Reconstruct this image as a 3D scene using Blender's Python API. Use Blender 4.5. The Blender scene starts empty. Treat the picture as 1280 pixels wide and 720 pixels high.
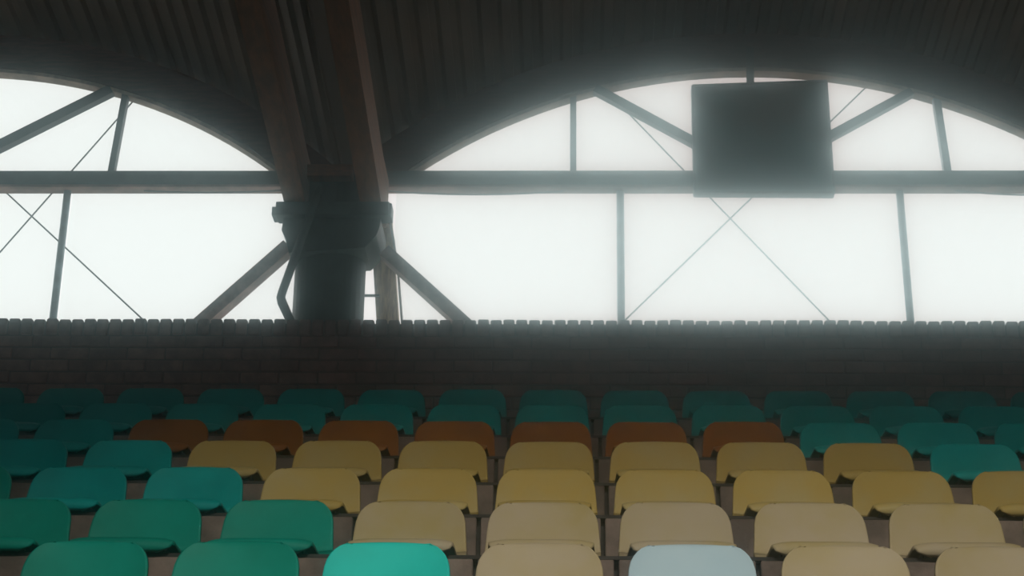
import bpy, bmesh, math, random
from mathutils import Vector, Matrix

random.seed(11)
sc = bpy.context.scene
C = sc.collection
R = math.radians

# ------------------------------------------------------------------ camera
CAM_Z = 1.55                       # eye of someone standing at the foot of the stand
F_PX = 2250.0
PITCH, YAW, ROLL = R(21.78), R(1.985), R(0.839)
cam = bpy.data.cameras.new('camera')
cam.sensor_width = 36.0
cam.lens = F_PX / 1280.0 * 36.0
cam.clip_start = 0.05
cam_o = bpy.data.objects.new('camera', cam)
C.objects.link(cam_o)
cam_o.matrix_world = (Matrix.Translation((0, 0, CAM_Z)) @ Matrix.Rotation(YAW, 4, 'Z')
                      @ Matrix.Rotation(math.pi / 2 + PITCH, 4, 'X') @ Matrix.Rotation(ROLL, 4, 'Z'))
sc.camera = cam_o

# ------------------------------------------------------------------ sky: flat white overcast
world = bpy.data.worlds.new('overcast_sky')
sc.world = world
world.use_nodes = True
bg = world.node_tree.nodes['Background']
bg.inputs['Color'].default_value = (0.95, 0.995, 0.98, 1)
bg.inputs['Strength'].default_value = 1.14

# ------------------------------------------------------------------ unseen spot added above the foot of the stand to light the seats
sl = bpy.data.lights.new('added_stand_spot', 'SPOT')
sl.energy = 1500
sl.color = (0.97, 1.0, 0.88)
sl.spot_size = R(57)
sl.spot_blend = 1.0
sl.shadow_soft_size = 0.5
sl_o = bpy.data.objects.new('added_stand_spot', sl)
C.objects.link(sl_o)
sl_o.location = (0.6, -0.6, 6.2)
sl_o.rotation_euler = (Vector((0.5, 5.3, 2.7)) - Vector(sl_o.location)).to_track_quat('-Z', 'Y').to_euler()

# added fill from behind the camera, front light for timber, posts and board
fl = bpy.data.lights.new('added_fill_light', 'AREA')
fl.shape = 'RECTANGLE'
fl.size, fl.size_y = 9.0, 2.5
fl.energy = 130
fl.color = (0.95, 0.98, 1.0)
fl_o = bpy.data.objects.new('added_fill_light', fl)
C.objects.link(fl_o)
fl_o.location = (-1.5, -7.7, 5.0)
fl_o.rotation_euler = (math.pi / 2, 0, 0)

sc.cycles.volume_bounces = 6
sc.view_settings.view_transform = 'Standard'
sc.view_settings.look = 'None'
sc.view_settings.exposure = 0.0
sc.view_settings.gamma = 1.0
sc.view_settings.use_curve_mapping = False

# ------------------------------------------------------------------ helpers
_w = Vector((-math.sin(YAW) * math.cos(PITCH), math.cos(YAW) * math.cos(PITCH), math.sin(PITCH)))
_r0 = Vector((math.cos(YAW), math.sin(YAW), 0))
_u0 = _r0.cross(_w)
_r = _r0 * math.cos(ROLL) + _u0 * math.sin(ROLL)
_u = _u0 * math.cos(ROLL) - _r0 * math.sin(ROLL)


def at(px, py, y):
    """the point of the vertical plane Y = y seen at a pixel of the photograph"""
    d = _w + _r * ((px - 640) / F_PX) + _u * ((360 - py) / F_PX)
    p = d * (y / d.y)
    return Vector((p.x, p.y, p.z + CAM_Z))


def material(name, col, rough=0.6, metal=0.0, spec=0.5, var=0.15, scale=6.0, col2=None, bump=0.0, bump_scale=40.0,
             stretch=(1, 1, 1), rnd=0.0, lo=0.4, hi=0.65):
    m = bpy.data.materials.new(name)
    m.use_nodes = True
    nt = m.node_tree
    b = nt.nodes['Principled BSDF']
    b.inputs['Roughness'].default_value = rough
    b.inputs['Metallic'].default_value = metal
    b.inputs['Specular IOR Level'].default_value = spec
    tc = nt.nodes.new('ShaderNodeTexCoord')
    mp = nt.nodes.new('ShaderNodeMapping')
    mp.inputs['Scale'].default_value = stretch
    oi = nt.nodes.new('ShaderNodeObjectInfo')
    add = nt.nodes.new('ShaderNodeVectorMath')
    mul = nt.nodes.new('ShaderNodeVectorMath')
    mul.operation = 'SCALE'
    mul.inputs['Scale'].default_value = 37.0
    nt.links.new(oi.outputs['Random'], mul.inputs[0])
    nt.links.new(tc.outputs['Object'], add.inputs[0])
    nt.links.new(mul.outputs[0], add.inputs[1])
    nt.links.new(add.outputs[0], mp.inputs['Vector'])
    nz = nt.nodes.new('ShaderNodeTexNoise')
    nz.inputs['Scale'].default_value = scale
    nz.inputs['Detail'].default_value = 5
    nz.inputs['Roughness'].default_value = 0.62
    nt.links.new(mp.outputs[0], nz.inputs['Vector'])
    rmp = nt.nodes.new('ShaderNodeMapRange')
    rmp.inputs['From Min'].default_value = lo
    rmp.inputs['From Max'].default_value = hi
    nt.links.new(nz.outputs['Fac'], rmp.inputs['Value'])
    mix = nt.nodes.new('ShaderNodeMix')
    mix.data_type = 'RGBA'
    c2 = col2 if col2 else tuple(min(1, c * (1 + 2 * var)) for c in col)
    c1 = col if col2 else tuple(c * (1 - var) for c in col)
    mix.inputs['A'].default_value = (*c1, 1)
    mix.inputs['B'].default_value = (*c2, 1)
    nt.links.new(rmp.outputs[0], mix.inputs['Factor'])
    out = mix.outputs['Result']
    if rnd:
        hs = nt.nodes.new('ShaderNodeHueSaturation')
        mr = nt.nodes.new('ShaderNodeMapRange')
        mr.inputs['To Min'].default_value = 1 - rnd
        mr.inputs['To Max'].default_value = 1 + rnd
        nt.links.new(oi.outputs['Random'], mr.inputs['Value'])
        nt.links.new(mr.outputs[0], hs.inputs['Value'])
        nt.links.new(out, hs.inputs['Color'])
        out = hs.outputs['Color']
    nt.links.new(out, b.inputs['Base Color'])
    if bump:
        n2 = nt.nodes.new('ShaderNodeTexNoise')
        n2.inputs['Scale'].default_value = bump_scale
        n2.inputs['Detail'].default_value = 4
        nt.links.new(mp.outputs[0], n2.inputs['Vector'])
        bp = nt.nodes.new('ShaderNodeBump')
        bp.inputs['Strength'].default_value = bump
        bp.inputs['Distance'].default_value = 0.01
        nt.links.new(n2.outputs['Fac'], bp.inputs['Height'])
        nt.links.new(bp.outputs[0], b.inputs['Normal'])
    return m


M = {}
M['brick'] = material('brown_brick', (0.175, 0.095, 0.075), 0.85, var=0.25, scale=9, bump=0.5, bump_scale=60, rnd=0.16)
M['mortar'] = material('recessed_mortar', (0.085, 0.065, 0.055), 0.95, var=0.2, scale=12, bump=0.4)
M['concrete'] = material('stand_concrete', (0.125, 0.09, 0.074), 0.9, var=0.25, scale=5, bump=0.4, bump_scale=50, rnd=0.08)
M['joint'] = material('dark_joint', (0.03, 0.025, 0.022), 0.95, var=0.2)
M['plaster'] = material('dull_hall_wall', (0.10, 0.085, 0.075), 0.9, var=0.15, scale=2)
M['floor'] = material('hall_floor', (0.12, 0.10, 0.085), 0.7, var=0.2, scale=2)
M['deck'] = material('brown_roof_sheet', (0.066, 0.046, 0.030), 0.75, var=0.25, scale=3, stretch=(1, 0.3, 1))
M['rib'] = material('dark_red_timber', (0.10, 0.036, 0.03), 0.7, var=0.3, scale=8, stretch=(1, 1, 6))
M['soffit'] = material('lit_soffit_timber', (0.34, 0.25, 0.19), 0.75, var=0.2, scale=8)  # rib underside, made pale for the window light falling on it
M['girder'] = material('brown_glulam', (0.25, 0.098, 0.034), 0.6, var=0.25, scale=5, stretch=(4, 0.5, 8), bump=0.2)
M['tan_timber'] = material('tan_timber', (0.76, 0.55, 0.37), 0.8, var=0.2, scale=8, stretch=(6, 6, 0.7), bump=0.2)
M['brace'] = material('grey_brown_timber', (0.40, 0.28, 0.25), 0.8, var=0.2, scale=9)
M['green_steel'] = material('dark_green_steel', (0.028, 0.062, 0.058), 0.5, var=0.25, scale=7)
M['beam_steel'] = material('grey_green_steel', (0.085, 0.105, 0.10), 0.55, var=0.2, scale=4)
M['beam_under'] = material('lit_brown_flange', (0.27, 0.16, 0.13), 0.65, var=0.25, scale=5)  # brown, lightened in the colour for outside light on the underside
M['dark_steel'] = material('dark_steel', (0.035, 0.032, 0.034), 0.5, var=0.2, scale=8)
M['pipe_steel'] = material('blue_grey_steel', (0.34, 0.45, 0.50), 0.4, var=0.15, scale=6)
M['rod'] = material('thin_steel', (0.10, 0.095, 0.09), 0.5, var=0.15)
M['cable'] = material('grey_cable', (0.12, 0.11, 0.11), 0.6, var=0.1)
M['board'] = material('dark_green_board', (0.14, 0.24, 0.225), 0.6, col2=(0.24, 0.20, 0.165), scale=1.9, lo=0.42, hi=0.62)
M['board_edge'] = material('board_edge', (0.04, 0.055, 0.055), 0.55, var=0.15)
M['conduit'] = material('pale_conduit', (0.45, 0.45, 0.43), 0.6, var=0.1)
M['ground'] = material('outdoor_ground', (0.42, 0.40, 0.36), 0.9, var=0.1, scale=1)
P = {}
P['green'] = material('green_plastic', (0.0, 0.185, 0.13), 0.6, spec=0.25, col2=(0.002, 0.23, 0.17), scale=3, rnd=0.06)
P['teal'] = material('teal_plastic', (0.0, 0.235, 0.215), 0.6, spec=0.25, col2=(0.002, 0.30, 0.275), scale=3, rnd=0.08)
P['turquoise'] = material('turquoise_plastic', (0.008, 0.43, 0.37), 0.6, spec=0.25, col2=(0.015, 0.50, 0.43), scale=3)
P['white'] = material('white_plastic', (0.37, 0.48, 0.54), 0.6, spec=0.25, col2=(0.41, 0.51, 0.56), scale=3)
P['orange'] = material('orange_plastic', (0.21, 0.066, 0.005), 0.6, spec=0.25, col2=(0.26, 0.088, 0.008), scale=4, rnd=0.06)
P['yellow'] = material('yellow_plastic', (0.38, 0.262, 0.07), 0.6, spec=0.25, col2=(0.37, 0.295, 0.14), scale=3.0, rnd=0.05, lo=0.46, hi=0.75)
P['faded'] = material('faded_yellow_plastic', (0.33, 0.25, 0.105), 0.65, spec=0.25, col2=(0.36, 0.285, 0.19), scale=3.2, rnd=0.05, lo=0.3, hi=0.62)

gm = bpy.data.materials.new('thin_window_glass')
gm.use_nodes = True
nt = gm.node_tree
nt.nodes.remove(nt.nodes['Principled BSDF'])
tr = nt.nodes.new('ShaderNodeBsdfTransparent')
tr.inputs['Color'].default_value = (0.97, 0.98, 0.975, 1)
gl = nt.nodes.new('ShaderNodeBsdfGlossy')
gl.inputs['Roughness'].default_value = 0.06
ms = nt.nodes.new('ShaderNodeMixShader')
ms.inputs[0].default_value = 0.05
nt.links.new(tr.outputs[0], ms.inputs[1])
nt.links.new(gl.outputs[0], ms.inputs[2])
nt.links.new(ms.outputs[0], nt.nodes['Material Output'].inputs['Surface'])
M['glass'] = gm


def link(name, me, parent=None, loc=None):
    o = bpy.data.objects.new(name, me)
    C.objects.link(o)
    if parent is not None:
        o.parent = parent
    if loc is not None:
        o.location = loc
    return o


def finish(name, bm, mat, smooth=False):
    bmesh.ops.recalc_face_normals(bm, faces=bm.faces)
    me = bpy.data.meshes.new(name)
    bm.to_mesh(me)
    bm.free()
    for m in (mat if isinstance(mat, (list, tuple)) else [mat]):
        me.materials.append(m)
    if smooth:
        me.shade_smooth()
    return me


def obj(name, bm, mat, parent=None, smooth=False, loc=None):
    return link(name, finish(name, bm, mat, smooth), parent, loc)


def box(bm, x0, x1, y0, y1, z0, z1, bev=0.0):
    vs = [bm.verts.new((x, y, z)) for x in (x0, x1) for y in (y0, y1) for z in (z0, z1)]
    fs = []
    for f in ((0, 1, 3, 2), (4, 6, 7, 5), (0, 4, 5, 1), (2, 3, 7, 6), (0, 2, 6, 4), (1, 5, 7, 3)):
        fs.append(bm.faces.new([vs[i] for i in f]))
    if bev:
        es = {e for f in fs for e in f.edges}
        bmesh.ops.bevel(bm, geom=list(es), offset=bev, segments=1, affect='EDGES')
    return bm


def bar(bm, a, b, w, d, up=Vector((0, 1, 0))):
    """rectangular bar from a to b: w across the view, d along up"""
    a, b = Vector(a), Vector(b)
    t = (b - a).normalized()
    s = t.cross(up).normalized()
    n = s.cross(t).normalized()
    ring = []
    for p in (a, b):
        ring.append([bm.verts.new(p + s * (w / 2 * i) + n * (d / 2 * j)) for i, j in ((-1, -1), (1, -1), (1, 1), (-1, 1))])
    for k in range(4):
        bm.faces.new((ring[0][k], ring[0][(k + 1) % 4], ring[1][(k + 1) % 4], ring[1][k]))
    bm.faces.new(ring[0][::-1])
    bm.faces.new(ring[1])
    return bm


def tube(bm, pts, r, seg=12):
    pts = [Vector(p) for p in pts]
    rings = []
    for i, p in enumerate(pts):
        t = (pts[min(i + 1, len(pts) - 1)] - pts[max(i - 1, 0)]).normalized()
        ref = Vector((0, 1, 0)) if abs(t.y) < 0.9 else Vector((1, 0, 0))
        s = t.cross(ref).normalized()
        n = s.cross(t)
        k = 1.0
        if 0 < i < len(pts) - 1:
            c = (pts[i] - pts[i - 1]).normalized().dot((pts[i + 1] - pts[i]).normalized())
            k = 1 / max(0.6, math.sqrt((1 + c) / 2))
        rings.append([bm.verts.new(p + (s * math.cos(2 * math.pi * j / seg) * k + n * math.sin(2 * math.pi * j / seg)) * r) for j in range(seg)])
    for a, b in zip(rings, rings[1:]):
        for j in range(seg):
            bm.faces.new((a[j], a[(j + 1) % seg], b[(j + 1) % seg], b[j]))
    bm.faces.new(rings[0][::-1])
    bm.faces.new(rings[-1])
    return bm


def prism(bm, poly, y0, y1):
    """x,z polygon given thickness along Y"""
    a = [bm.verts.new((x, y0, z)) for x, z in poly]
    b = [bm.verts.new((x, y1, z)) for x, z in poly]
    n = len(poly)
    for i in range(n):
        bm.faces.new((a[i], a[(i + 1) % n], b[(i + 1) % n], b[i]))
    bm.faces.new(a)
    bm.faces.new(b[::-1])
    return bm


def empty(name, loc=(0, 0, 0)):
    o = bpy.data.objects.new(name, None)
    o.empty_display_size = 0.1
    C.objects.link(o)
    o.location = loc
    return o


def tag(o, label, cat, group=None):
    o['label'] = label
    o['category'] = cat
    if group:
        o['group'] = group
    return o


def struct(o):
    o['kind'] = 'structure'
    return o


# ------------------------------------------------------------------ the big dimensions
XL, XR = -7.6, 4.55                       # hall side walls
SX0, SY0, SZ0 = -0.0998, 5.892, 1.4306 + CAM_Z    # top of the middle seat of the nearest row seen
TREAD, RISE = 0.788, 0.3543
STEP_DZ, NOSE_DY = 0.295, 0.40            # a seat's top above its step, and behind the nosing
WALL_Y0, WALL_Y1 = 11.05, 11.30
WALL_TOP = 4.194 + CAM_Z
BEAM_Y = 11.95
BEAM_TOP = 5.708 + CAM_Z
GLASS_Y = 12.10
ARCH = [(-4.586, 2.670 + CAM_Z, 3.880, 4.19), (1.336, 2.370 + CAM_Z, 4.170, 4.48)]   # x, z, inner and outer radius
TAN_ROOF = math.tan(R(7.0))               # the roof climbs towards the hall


def nose(k):
    return SY0 + TREAD * k - NOSE_DY, SZ0 + RISE * k - STEP_DZ


# ------------------------------------------------------------------ floor, hall walls, ground outside
struct(obj('floor', box(bmesh.new(), XL, XR, -8, 11.3, -0.2, 0.0), M['floor']))
struct(obj('ground', box(bmesh.new(), -40, 40, 13.0, 60, -0.3, -0.1), M['ground']))
struct(obj('wall_left', box(bmesh.new(), XL - 0.25, XL, -8, 12.4, -0.2, 10.5), M['plaster']))
struct(obj('wall_right', box(bmesh.new(), XR, XR + 0.25, -8, 12.4, -0.2, 10.5), M['plaster']))
struct(obj('wall_front', box(bmesh.new(), XL - 0.25, XR + 0.25, -8.25, -8, -0.2, 10.5), M['plaster']))

# ------------------------------------------------------------------ the stand: steps faced with slabs
stand = struct(empty('terraced_stand', (0, nose(-7)[0], 0)))
off = Vector(stand.location)
bmc = bmesh.new()
for k in range(-7, 7):
    y, z = nose(k)
    y2 = nose(k + 1)[0] if k < 6 else WALL_Y0 - 0.005
    zb = nose(k - 1)[1] if k > -7 else 0.0
    box(bmc, XL + 0.01, XR - 0.01, y + 0.06 - off.y, y2 + 0.06 - off.y if k < 6 else y2 - off.y, max(0.0, zb - 0.03), z - 0.006)
obj('step_core', bmc, M['joint'], stand)
SL = 0.5
slab_me = {}
for k in range(-1, 7):
    y, z = nose(k)
    zb = nose(k - 1)[1] + 0.004
    h = z - zb
    if 'r' not in slab_me:
        slab_me['r'] = finish('riser_slab', box(bmesh.new(), -SL / 2 + 0.009, SL / 2 - 0.009, 0, 0.06, 0, h - 0.014, 0.004), M['concrete'])
        slab_me['t'] = finish('tread_slab', box(bmesh.new(), -SL / 2 + 0.006, SL / 2 - 0.006, 0.062, TREAD - 0.005, -0.05, 0, 0.004), M['concrete'])
    obj('nosing_shadow_strip', box(bmesh.new(), -7.2, 4.4, y - off.y + 0.004, y - off.y + 0.06, z - 0.013, z), M['joint'], stand)  # dark strip standing in for the shadow line along the step edge
    n0, n1 = -9, 8
    for n in range(n0, n1 + 1):
        x = SX0 + 0.5 * n + (0.016 if k % 2 else -0.016)
        link('riser_slab', slab_me['r'], stand, (x, y - off.y, zb))
        if k < 6:
            link('tread_slab', slab_me['t'], stand, (x, y - off.y, z))

# ------------------------------------------------------------------ back wall of brick with a rowlock coping
MOD = 0.084
wall = struct(empty('wall_back', (0, WALL_Y0, WALL_TOP)))
COPE = 0.112
wz0 = nose(6)[1] - WALL_TOP
obj('wall_core', box(bmesh.new(), XL + 0.005, XR - 0.005, 0.012, WALL_Y1 - WALL_Y0 - 0.012, -WALL_TOP, -0.028), M['mortar'], wall)
bmb = box(bmesh.new(), -0.122, 0.122, 0, 0.10, 0, MOD - 0.011, 0.004)
brick_me = finish('brick', bmb, M['brick'])
bmb = box(bmesh.new(), -0.0365, 0.0365, -0.006, WALL_Y1 - WALL_Y0, -COPE, 0, 0.008)
cope_me = finish('coping_brick', bmb, M['brick'])
bx0, bx1 = -3.95, 3.65
stuff = bmesh.new()
ncourse = int((-COPE - wz0) / MOD)
for c in range(ncourse):
    z = -COPE - 0.011 - (MOD - 0.011) - c * MOD + 0.002
    n = int((XR - XL) / 0.253)
    for i in range(n):
        x = XL + 0.14 + i * 0.253 + (0.1265 if c % 2 else 0)
        if x > XR - 0.13:
            continue
        dy = random.uniform(-0.004, 0.004)
        if bx0 < x < bx1 and c < 9:
            link('brick', brick_me, wall, (x, dy, z + random.uniform(-0.0015, 0.0015)))
        else:
            box(stuff, x - 0.122, x + 0.122, dy, 0.05, z, z + MOD - 0.011)
n = int((XR - XL - 0.02) / MOD)
for i in range(n):
    x = XL + 0.06 + i * MOD
    if -4.1 < x < 3.75:
        link('coping_brick', cope_me, wall, (x, random.uniform(-0.004, 0.004), random.uniform(-0.004, 0.003)))
    else:
        box(stuff, x - 0.0365, x + 0.0365, -0.006, 0.25, -COPE, 0)
so = obj('brickwork', stuff, M['brick'], wall)
so['kind'] = 'stuff'

# ------------------------------------------------------------------ vaulted roof of corrugated sheet
ceil = struct(empty('ceiling', (0, 12.25, BEAM_TOP)))
co = Vector(ceil.location)


def deck_sheet(ax, az, rad, a0, a1, name):
    """one corrugated sheet between two angles (from the vertical, clockwise), running from the arch to the far side of the hall"""
    bm = bmesh.new()
    pitch = 0.165 / rad
    n = round((a1 - a0) / pitch)
    prof = []
    for i in range(n):
        b = a0 + i * (a1 - a0) / n
        w = (a1 - a0) / n
        for t, h in ((0.0, 0.0), (0.42, 0.0), (0.54, 0.036), (0.88, 0.036)):
            prof.append((b + t * w, rad + h))
    prof.append((a1, rad))
    y0, y1 = 12.25, -8.0
    rows = []
    for y in (y0, y1):
        for e in (0.0, 0.006):
            rows.append([bm.verts.new((ax + (r + e) * math.sin(a) - co.x, y - co.y,
                                       az + (r + e) * math.cos(a) + (y0 - y) * TAN_ROOF - co.z)) for a, r in prof])
    lo0, hi0, lo1, hi1 = rows
    for i in range(len(prof) - 1):
        bm.faces.new((lo0[i], lo0[i + 1], lo1[i + 1], lo1[i]))
        bm.faces.new((hi0[i], hi1[i], hi1[i + 1], hi0[i + 1]))
        bm.faces.new((lo0[i], hi0[i], hi0[i + 1], lo0[i + 1]))
        bm.faces.new((lo1[i], lo1[i + 1], hi1[i + 1], hi1[i]))
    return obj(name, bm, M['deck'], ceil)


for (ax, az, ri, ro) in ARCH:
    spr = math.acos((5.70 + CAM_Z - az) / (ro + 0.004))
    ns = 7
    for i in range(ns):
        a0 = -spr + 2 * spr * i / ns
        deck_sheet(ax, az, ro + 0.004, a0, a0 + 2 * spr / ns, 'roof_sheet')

# ------------------------------------------------------------------ the two arch trusses in the plane of the windows
RIB_D = 0.12


def arch_truss(i, label, posts, struts, hanger):
    ax, az, ri, ro = ARCH[i]
    t = tag(empty('arch_truss', (ax, BEAM_Y, BEAM_TOP)), label, 'roof truss')
    o = Vector(t.location)

    def L(v):
        return Vector(v) - o
    zs = BEAM_TOP - 0.02
    a_in, a_out = math.acos((zs - az) / ri), math.acos((zs - az) / ro)
    bm = bmesh.new()
    N = 64
    ra, rb = ri + 0.028, ro
    ring = []
    for k in range(N + 1):
        f = -1 + 2 * k / N
        pi_, po = f * math.acos((zs - az) / ra), f * a_out
        ring.append([bm.verts.new(L((ax + r_ * math.sin(p), y, az + r_ * math.cos(p))))
                     for r_, p, y in ((ra, pi_, BEAM_Y), (rb, po, BEAM_Y), (rb, po, BEAM_Y + RIB_D), (ra, pi_, BEAM_Y + RIB_D))])
    for p, q in zip(ring, ring[1:]):
        for j in range(4):
            bm.faces.new((p[j], p[(j + 1) % 4], q[(j + 1) % 4], q[j]))
    bm.faces.new(ring[0])
    bm.faces.new(ring[-1][::-1])
    obj('arch_rib', bm, M['rib'], t)
    # underside strip of the rib, window light put into its pale colour
    bm = bmesh.new()
    ring = []
    for k in range(N + 1):
        f = -1 + 2 * k / N
        p = f * a_in
        ring.append([bm.verts.new(L((ax + r_ * math.sin(p), y, az + r_ * math.cos(p))))
                     for r_, y in ((ri, BEAM_Y + 0.015), (ri + 0.028, BEAM_Y + 0.015), (ri + 0.028, BEAM_Y + RIB_D), (ri, BEAM_Y + RIB_D))])
    for p, q in zip(ring, ring[1:]):
        for j in range(4):
            bm.faces.new((p[j], p[(j + 1) % 4], q[(j + 1) % 4], q[j]))
    bm.faces.new(ring[0])
    bm.faces.new(ring[-1][::-1])
    obj('lit_soffit_strip', bm, M['soffit'], t)
    # tie beam: web and flat under-flange, outside light put into the flange colour
    xa, xb = ax - ro * math.sin(a_out), ax + ro * math.sin(a_out)
    xa, xb = max(xa, XL + 0.02), min(xb, XR - 0.02)
    if i == 0:
        xb = -1.70
    else:
        xa = -1.62
    obj('tie_beam', box(bmesh.new(), xa - o.x, xb - o.x, 0, 0.12, -0.115, 0.0, 0.004), M['beam_steel'], t)
    obj('under_flange', box(bmesh.new(), xa - o.x, xb - o.x, -0.012, 0.112, -0.138, -0.117, 0.004), M['beam_under'], t)
    for (x0, y0, x1, y1, w, m) in posts:
        obj('post', bar(bmesh.new(), L(at(x0, y0, BEAM_Y + 0.05)), L(at(x1, y1, BEAM_Y + 0.05)), w, 0.06), M[m], t)
    for (x0, y0, x1, y1, w) in struts:
        obj('strut', bar(bmesh.new(), L(at(x0, y0, BEAM_Y + 0.04)), L(at(x1, y1, BEAM_Y + 0.04)), w, 0.07), M['dark_steel'], t)
    if hanger:
        (x0, y0, x1, y1, w) = hanger
        obj('king_post', bar(bmesh.new(), L(at(x0, y0, BEAM_Y - 0.02)), L(at(x1, y1, BEAM_Y - 0.02)), w, 0.03), M['dark_steel'], t)
    return t


arch_truss(0, 'dark red arched roof truss with tie beam over the left window',
           [(158, 116, 139.5, 216, 0.046, 'dark_steel')],
           [(140, 113, -62, 214, 0.075)], None)
arch_truss(1, 'dark red arched roof truss with tie beam over the right window, behind the hanging board',
           [(716.5, 118, 716.5, 216, 0.046, 'beam_steel'), (1170, 124, 1184.5, 218, 0.052, 'pipe_steel')],
           [(744, 112, 942, 219, 0.064), (1139, 116, 942, 223, 0.064)],
           (937, 60, 940, 222, 0.055))

# ------------------------------------------------------------------ windows: mullions and glass panes
for wi, (bay_posts, xends) in enumerate((
        ([((84.5, 240), (66, 401))], (XL + 0.03, -1.98)),
        ([((775.3, 240), (776.5, 401)), ((1124.5, 240), (1138, 401))], (-1.30, XR - 0.03)))):
    w = struct(empty('window_%d' % (wi + 1), (ARCH[wi][0], GLASS_Y, BEAM_TOP)))
    o = Vector(w.location)
    cuts = [xends[0]]
    for (p, q) in bay_posts:
        a, b = at(*p, 12.02), at(*q, 12.02)
        d = (b - a)
        b2 = a + d * 1.35
        obj('mullion', tube(bmesh.new(), [a - o - Vector((0, 0, -0.03)), b2 - o], 0.0275, 14), M['pipe_steel'], w, smooth=True)
        cuts.append((a.x + b.x) / 2)
    cuts.append(xends[1])
    zb, zt = WALL_TOP - 0.45, BEAM_TOP - 0.11
    for a, b in zip(cuts, cuts[1:]):
        obj('pane', box(bmesh.new(), a + 0.012 - o.x, b - 0.012 - o.x, 0, 0.008, zb - o.z, zt - o.z), M['glass'], w)
    # the lunette over the beam, in three panes
    ax, az, ri, ro = ARCH[wi]
    r = ri + 0.06
    half = math.sqrt(r * r - (BEAM_TOP - 0.02 - az) ** 2)
    cutpix = ([((158, 116), (139.5, 216))], [((716.5, 118), (716.5, 216)), ((1170, 124), (1184.5, 218))])[wi]
    xs = [(ax - half, ax - half)]
    for p, q in cutpix:
        t_, b_ = at(*p, GLASS_Y), at(*q, GLASS_Y)
        xs.append((b_.x, t_.x))                  # foot and head of the leaning post that hides the joint
    xs.append((ax + half, ax + half))
    for (a, at_), (b, bt) in zip(xs, xs[1:]):
        poly = [(a + 0.002 - o.x, -0.02), (b - 0.002 - o.x, -0.02)]
        for k in range(17):
            x = bt - 0.002 + (at_ - bt + 0.004) * k / 16
            z = az + math.sqrt(max(0, r * r - (x - ax) ** 2)) - o.z
            if z > -0.015:
                poly.append((x - o.x, z))
        obj('pane', prism(bmesh.new(), poly, 0, 0.008), M['glass'], w)
    obj('sill', box(bmesh.new(), xends[0] - o.x, xends[1] - o.x, -0.12, 0.05, zb - 0.08 - o.z, zb - o.z), M['beam_steel'], w)

# ------------------------------------------------------------------ bracing rods crossing outside the glass
ROD_Y = 12.0895


def rod(a, b, label, y=ROD_Y):
    pa, pb = at(*a, y), at(*b, y)
    o = obj('bracing_rod', tube(bmesh.new(), [Vector((0, 0, 0)), pb - pa], 0.006, 8), M['rod'], loc=pa)
    return tag(o, label, 'rod', 'bracing rods across the windows')


rod((758, 113), (1052, 417), 'thin steel rod crossing the right window down to the right behind the board')
rod((1094, 98), (764, 417), 'thin steel rod crossing the right window down to the left behind the board', 12.1185)
rod((166, 127), (-20, 338), 'thin steel rod sloping down left across the left window')
rod((-90, 150), (205, 424), 'thin steel rod sloping down right across the left window', 12.1185)

# ------------------------------------------------------------------ sagging cables under the tie beams
def cable(x0, x1, ya, yb, sag, label):
    n = 20
    base = at(x0, ya, BEAM_Y - 0.03)
    pts = []
    for i in range(n + 1):
        t = i / n
        p = at(x0 + (x1 - x0) * t, ya + (yb - ya) * t + sag * 4 * t * (1 - t), BEAM_Y - 0.03)
        pts.append(p - base)
    return tag(obj('cable', tube(bmesh.new(), pts, 0.0065, 6), M['cable'], loc=base), label, 'cable', 'cables under the tie beams')


cable(485, 704, 239.0, 239.0, 4.2, 'thin grey cable sagging under the right tie beam beside the column')
cable(1196, 1330, 238.5, 243.0, 2.5, 'thin grey cable sagging under the right end of the right tie beam')
cable(180, 352, 238.5, 238.0, 2.4, 'thin grey cable sagging under the left tie beam')

# ------------------------------------------------------------------ column with its head, pipe, struts and girders
cx, cy = -1.674, 11.60
col = tag(empty('column', (cx, cy, 0)), 'round dark green column standing behind the brick wall between the windows', 'column')
obj('shaft', tube(bmesh.new(), [(0, 0, 0), (0, 0, 5.43 + CAM_Z)], 0.247, 32), M['green_steel'], col, smooth=False)
zc = CAM_Z
CT = 5.135 + zc
cap = bmesh.new()
box(cap, -0.352, 0.432, -0.36, -0.20, CT - 0.10, CT, 0.006)
obj('head_plate', cap, M['green_steel'], col)
obj('end_bracket', box(bmesh.new(), -0.378, -0.348, -0.35, -0.22, CT - 0.10, CT - 0.035, 0.004), M['green_steel'], col)
obj('end_bracket', box(bmesh.new(), 0.428, 0.448, -0.35, -0.22, CT - 0.105, CT - 0.008, 0.004), M['green_steel'], col)
g = bmesh.new()
prism(g, [(-0.30, CT - 0.101), (0.37, CT - 0.101), (0.365, CT - 0.17), (0.345, CT - 0.23), (0.27, CT - 0.32), (-0.25, CT - 0.36), (-0.275, CT - 0.26), (-0.31, CT - 0.19)], -0.30, 0.12)
obj('gusset', g, M['green_steel'], col)

dp = [at(402, 232, 11.16), at(397, 242, 11.16), at(352.5, 366, 11.16), at(351, 372, 11.16), at(352.5, 378, 11.16), at(365, 404, 11.16)]
dp[-1].y = 11.33
tag(obj('drainpipe', tube(bmesh.new(), [p - dp[-1] for p in dp], 0.029, 16), M['green_steel'], loc=dp[-1], smooth=True),
    'dark green drainpipe with an elbow bent down the left side of the column', 'pipe')

for a, b, lab in (((361, 309.5), (243, 413), 'grey brown timber brace slanting down left from the column head'),
                  ((481, 316), (585, 410), 'grey brown timber brace slanting down right from the column head')):
    pa, pb = at(*a, 11.62), at(*b, 11.62)
    tag(obj('timber_brace', bar(bmesh.new(), pa - pb, Vector((0, 0, 0)), 0.09, 0.12), M['brace'], loc=pb), lab, 'brace', 'braces of the column')

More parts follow.
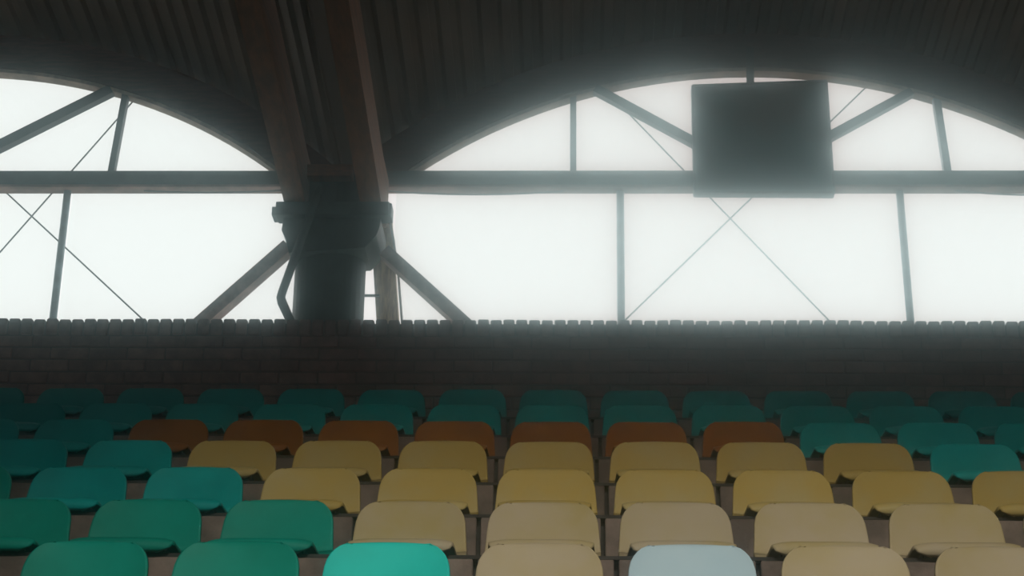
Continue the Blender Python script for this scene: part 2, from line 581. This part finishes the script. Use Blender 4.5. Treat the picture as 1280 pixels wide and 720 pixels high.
pa, pb = at(476, 262, 12.0), at(487, 432, 11.85)
tag(obj('timber_post', bar(bmesh.new(), pa - pb, Vector((0, 0, 0)), 0.155, 0.10), M['tan_timber'], loc=pb),
    'pale tan timber post leaning behind the right side of the column', 'post')
pa = [at(481, 238, 11.75), at(485, 262, 11.75), at(492, 300, 11.75), at(498, 345, 11.75), at(502.5, 402, 11.75), at(503, 412, 11.75)]
tag(obj('conduit_pipe', tube(bmesh.new(), [p - pa[-1] for p in pa], 0.0085, 8), M['conduit'], loc=pa[-1], smooth=True),
    'thin pale conduit running down right of the tan timber post', 'pipe')
pa, pb = at(455, 369.5, 11.8), at(474, 369.5, 11.8)
tag(obj('steel_peg', bar(bmesh.new(), Vector((0, 0, 0)), pb - pa, 0.016, 0.016), M['dark_steel'], loc=pa),
    'short dark steel peg between the column and the tan timber post', 'peg')

for gx, lab in ((-1.90, 'brown timber roof girder resting on the left of the column head'),
                (-1.375, 'brown timber roof girder resting on the right of the column head')):
    t = tag(empty('roof_girder', (gx, 11.28, CT)), lab, 'girder', 'roof girders on the column')
    bm = bmesh.new()
    tg = math.tan(R(9.0))
    ring = []
    for y in (0.42, 0.0, -0.02, -6.0):
        z = max(0.0, -y) * tg + 0.002
        ring.append([bm.verts.new((sx * 0.074, y, z + h)) for sx, h in ((-1, 0), (1, 0), (1, 0.36), (-1, 0.36))])
    for p, q in zip(ring, ring[1:]):
        for j in range(4):
            bm.faces.new((p[j], p[(j + 1) % 4], q[(j + 1) % 4], q[j]))
    bm.faces.new(ring[0])
    bm.faces.new(ring[-1][::-1])
    obj('timber', bm, M['girder'], t)
p = at(412, 220, 11.35)
tag(obj('cross_tie', box(bmesh.new(), -0.16, 0.16, -0.05, 0.05, -0.045, 0.045, 0.004), M['girder'], loc=(-1.67, 11.3, p.z)),
    'short brown timber tie between the two roof girders above the column', 'beam')

# ------------------------------------------------------------------ the hanging board
BY = 11.80
b0, b1, b2, b3 = at(865.5, 107.5, BY), at(1033, 101.5, BY), at(1042.5, 241.5, BY), at(868.5, 240.5, BY)
mid = (b0 + b1 + b2 + b3) / 4
hb = tag(empty('hanging_board', mid), 'large dark green rectangular board hung in front of the right arched window', 'board')
bm = bmesh.new()
fr = [bm.verts.new(v - mid) for v in (b0, b1, b2, b3)]
bk = [bm.verts.new(v - mid + Vector((0, 0.07, 0))) for v in (b0, b1, b2, b3)]
bm.faces.new(fr)
bm.faces.new(bk[::-1])
for j in range(4):
    bm.faces.new((fr[j], fr[(j + 1) % 4], bk[(j + 1) % 4], bk[j]))
obj('panel', bm, M['board'], hb)
for p, q in ((b0, b1), (b1, b2), (b2, b3), (b3, b0)):
    obj('edge_strip', bar(bmesh.new(), p - mid + Vector((0, 0.03, 0)), q - mid + Vector((0, 0.03, 0)), 0.014, 0.085), M['board_edge'], hb)

# ------------------------------------------------------------------ seats
PROFILE = [(-0.208, -0.004), (-0.219, 0.006), (-0.223, 0.022), (-0.217, 0.040), (-0.203, 0.051), (-0.180, 0.055), (-0.13, 0.050),
           (-0.06, 0.041), (0.01, 0.037), (0.06, 0.040), (0.10, 0.052), (0.128, 0.075), (0.146, 0.105), (0.160, 0.14), (0.172, 0.175),
           (0.183, 0.205), (0.193, 0.232), (0.200, 0.252), (0.206, 0.268), (0.212, 0.281), (0.219, 0.290), (0.228, 0.2935), (0.238, 0.289), (0.243, 0.277)]
SPLIT = 11
US = [-1.0, -1.0, -0.965, -0.85, -0.65, -0.4, -0.15, 0.15, 0.4, 0.65, 0.85, 0.965, 1.0, 1.0]


def half_width(i):
    y, z = PROFILE[i]
    if i <= 5:                                  # front lip with round lower corners
        t = (z + 0.004) / 0.059
        return 0.125 + 0.062 * math.sqrt(max(0.0, 1 - (1 - min(1, t)) ** 2))
    if i <= SPLIT:
        f = (i - 5) / (SPLIT - 5)
        return 0.187 + 0.029 * f * f * (3 - 2 * f)
    w = 0.216 - 0.016 * max(0, min(1, (z - 0.08) / 0.2))
    zt, rr = 0.2935, 0.092
    if z > zt - rr:
        q = (z - (zt - rr)) / rr
        w = w - 0.078 * (1 - math.sqrt(max(0.0, 1 - q * q)))
    if i >= len(PROFILE) - 2:
        w = 0.121
    return w


def seat_bm(i0, i1):
    bm = bmesh.new()
    rows = []
    for i in range(i0, i1 + 1):
        y, z = PROFILE[i]
        w = half_width(i)
        back = max(0.0, min(1.0, (z - 0.05) / 0.10)) if i > 8 else 0.0
        row = []
        for j, u in enumerate(US):
            rim = j in (0, len(US) - 1)
            yy = y - 0.030 * back * u * u
            zz = z + 0.012 * max(0.0, min(1.0, (z - 0.18) / 0.1)) * (1 - u * u) + (0.010 * u * u if 8 <= i <= 11 else 0.0)
            if 2 <= i <= 8:
                zz -= (0.014 if i > 5 else 0.010 + 0.004 * (i - 2) / 3) * abs(u) ** 6
            if rim:
                yy += (0.002 if i >= len(PROFILE) - 5 else 0.016 * (back if i > 8 else 0.0)) + (0.014 if i < 4 else 0.0)
                zz -= 0.016 * (1 - back) if 4 <= i else 0.0
            row.append(bm.verts.new((u * w + (0.002 * (1 if u > 0 else -1) if rim else 0), yy, zz)))
        rows.append(row)
    for a, b in zip(rows, rows[1:]):
        for j in range(len(US) - 1):
            bm.faces.new((a[j], a[j + 1], b[j + 1], b[j]))
    bmesh.ops.recalc_face_normals(bm, faces=bm.faces)
    # thickness: extrude a shell inwards
    bm.normal_update()
    sgn = 1.0
    if bm.faces[len(bm.faces) // 2].normal.dot(Vector((0, -1, 0.6))) < 0:
        bmesh.ops.reverse_faces(bm, faces=bm.faces)
        bm.normal_update()
    inner = {v: bm.verts.new(v.co - v.normal * 0.004) for v in list(bm.verts)}
    faces = list(bm.faces)
    edges = [e for e in bm.edges if len(e.link_faces) == 1]
    for f in faces:
        bm.faces.new([inner[v] for v in reversed(f.verts)])
    for e in edges:
        a, b = e.verts
        bm.faces.new((a, b, inner[b], inner[a]))
    return bm


seat_meshes = {}
for key, m in P.items():
    seat_meshes[key] = (finish('backrest', seat_bm(SPLIT, len(PROFILE) - 1), m, True), finish('seat_pan', seat_bm(0, SPLIT), m, True))
bmf = bmesh.new()
box(bmf, -0.15, 0.15, -0.165, 0.11, 0.0, 0.028, 0.003)
foot_me = finish('mounting_foot', bmf, M['dark_steel'])

ROWS = {
    0: (-4, ['green', 'green', 'green', 'turquoise', 'faded', 'white', 'faded', 'faded']),
    1: (-4, ['green', 'green', 'green', 'faded', 'faded', 'faded', 'faded', 'faded', 'faded']),
    2: (-5, ['green', 'teal', 'teal'] + ['yellow'] * 7),
    3: (-5, ['teal', 'teal'] + ['yellow'] * 7 + ['teal']),
    4: (-6, ['teal', 'teal'] + ['orange'] * 7 + ['teal'] * 3),
    5: (-6, ['teal'] * 13),
    6: (-7, ['teal'] * 14),
}
ROW_DZ = {0: -0.003, 1: -0.005, 2: 0.001, 3: 0.009, 4: 0.006, 5: -0.005, 6: -0.009}
ROW_NAME = ['nearest row', 'second row up', 'third row up', 'fourth row up', 'row of orange seats', 'row behind the orange seats', 'topmost row under the brick wall']
ORD = ['first', 'second', 'third', 'fourth', 'fifth', 'sixth', 'seventh', 'eighth', 'ninth', 'tenth', 'eleventh', 'twelfth', 'thirteenth', 'fourteenth']
LOOK = {'green': 'green plastic seat', 'teal': 'teal plastic seat', 'turquoise': 'bright turquoise plastic seat', 'white': 'pale grey white plastic seat',
        'orange': 'orange plastic seat', 'yellow': 'yellow plastic seat', 'faded': 'faded yellow plastic seat'}
first = None
for k in sorted(ROWS):
    n0, cols = ROWS[k]
    runs = []
    for c in cols:
        if runs and runs[-1][0] == c:
            runs[-1][1] += 1
        else:
            runs.append([c, 1])
    idx = 0
    for ri_, (c, cnt) in enumerate(runs):
        two = sum(1 for q in runs if q[0] == c) > 1
        for q in range(cnt):
            n = n0 + idx
            if cnt == 1 and not two:
                lab = '%s, the only one of its colour in the %s' % (LOOK[c], ROW_NAME[k])
            elif two:
                side = 'left' if ri_ == 0 else 'right'
                nb = runs[1][0] if ri_ == 0 else runs[ri_ - 1][0]
                nb = {'faded': 'turquoise' if ri_ == 0 else 'white'}.get(nb, nb)
                if k == 0:
                    lab = ('%s between the turquoise and the pale white seat in the nearest row' % LOOK[c]) if cnt == 1 else \
                          '%s, %s right of the pale white seat, nearest row' % (LOOK[c], ORD[q])
                else:
                    m_ = ORD[cnt - 1 - q] if side == 'left' else ORD[q]
                    lab = '%s, %s to the %s of the %s seats, %s' % (LOOK[c], m_, side, nb, 'fourth row up' if k == 3 else 'fifth row up')
            else:
                lab = '%s, %s %sfrom the left in the %s' % (LOOK[c], ORD[q], '' if len(runs) == 1 else 'of its colour ', ROW_NAME[k])
            loc = (SX0 + 0.5 * n, SY0 + TREAD * k - NOSE_DY + 0.18, SZ0 + RISE * k - STEP_DZ + max(0.0, ROW_DZ[k]) + 0.0005)
            s = empty('stadium_seat', loc)
            tag(s, lab, 'seat', 'plastic seats of the stand')
            s.rotation_euler = (random.uniform(-0.008, 0.008), 0, random.uniform(-0.012, 0.012))
            bme, pme = seat_meshes[c]
            link('backrest', bme, s)
            link('seat_pan', pme, s)
            link('mounting_foot', foot_me, s)
            idx += 1

# ------------------------------------------------------------------ scattering volume added for the lens glow around the windows
LENS_GLOW = True
if LENS_GLOW:
    hm = bpy.data.materials.new('glow_scatter')
    hm.use_nodes = True
    nt = hm.node_tree
    nt.nodes.remove(nt.nodes['Principled BSDF'])
    vs = nt.nodes.new('ShaderNodeVolumeScatter')
    vs.inputs['Color'].default_value = (0.76, 0.97, 1.0, 1)
    vs.inputs['Anisotropy'].default_value = 0.989
    # denser in the middle, where the lens glow is strongest, thinner to the sides
    tc = nt.nodes.new('ShaderNodeTexCoord')
    mp = nt.nodes.new('ShaderNodeMapping')
    mp.vector_type = 'TEXTURE'
    mp.inputs['Location'].default_value = (0.8, 9.0, 5.45)
    mp.inputs['Scale'].default_value = (3.5, 6.5, 2.2)
    gr = nt.nodes.new('ShaderNodeTexGradient')
    gr.gradient_type = 'QUADRATIC_SPHERE'
    ma = nt.nodes.new('ShaderNodeMath')
    ma.operation = 'MULTIPLY_ADD'
    ma.inputs[1].default_value = 0.46
    ma.inputs[2].default_value = 0.026
    nt.links.new(tc.outputs['Object'], mp.inputs['Vector'])
    nt.links.new(mp.outputs[0], gr.inputs['Vector'])
    nt.links.new(gr.outputs['Fac'], ma.inputs[0])
    nt.links.new(ma.outputs[0], vs.inputs['Density'])
    nt.links.new(vs.outputs[0], nt.nodes['Material Output'].inputs['Volume'])
    hz = obj('lens_glow', box(bmesh.new(), XL + 0.02, XR - 0.02, 1.0, 11.0, 0.02, 6.62), hm)
    hz['kind'] = 'stuff'
    hz['label'] = 'unseen scattering volume added for the lens glow around the windows'
    hz['category'] = 'lens_glow'
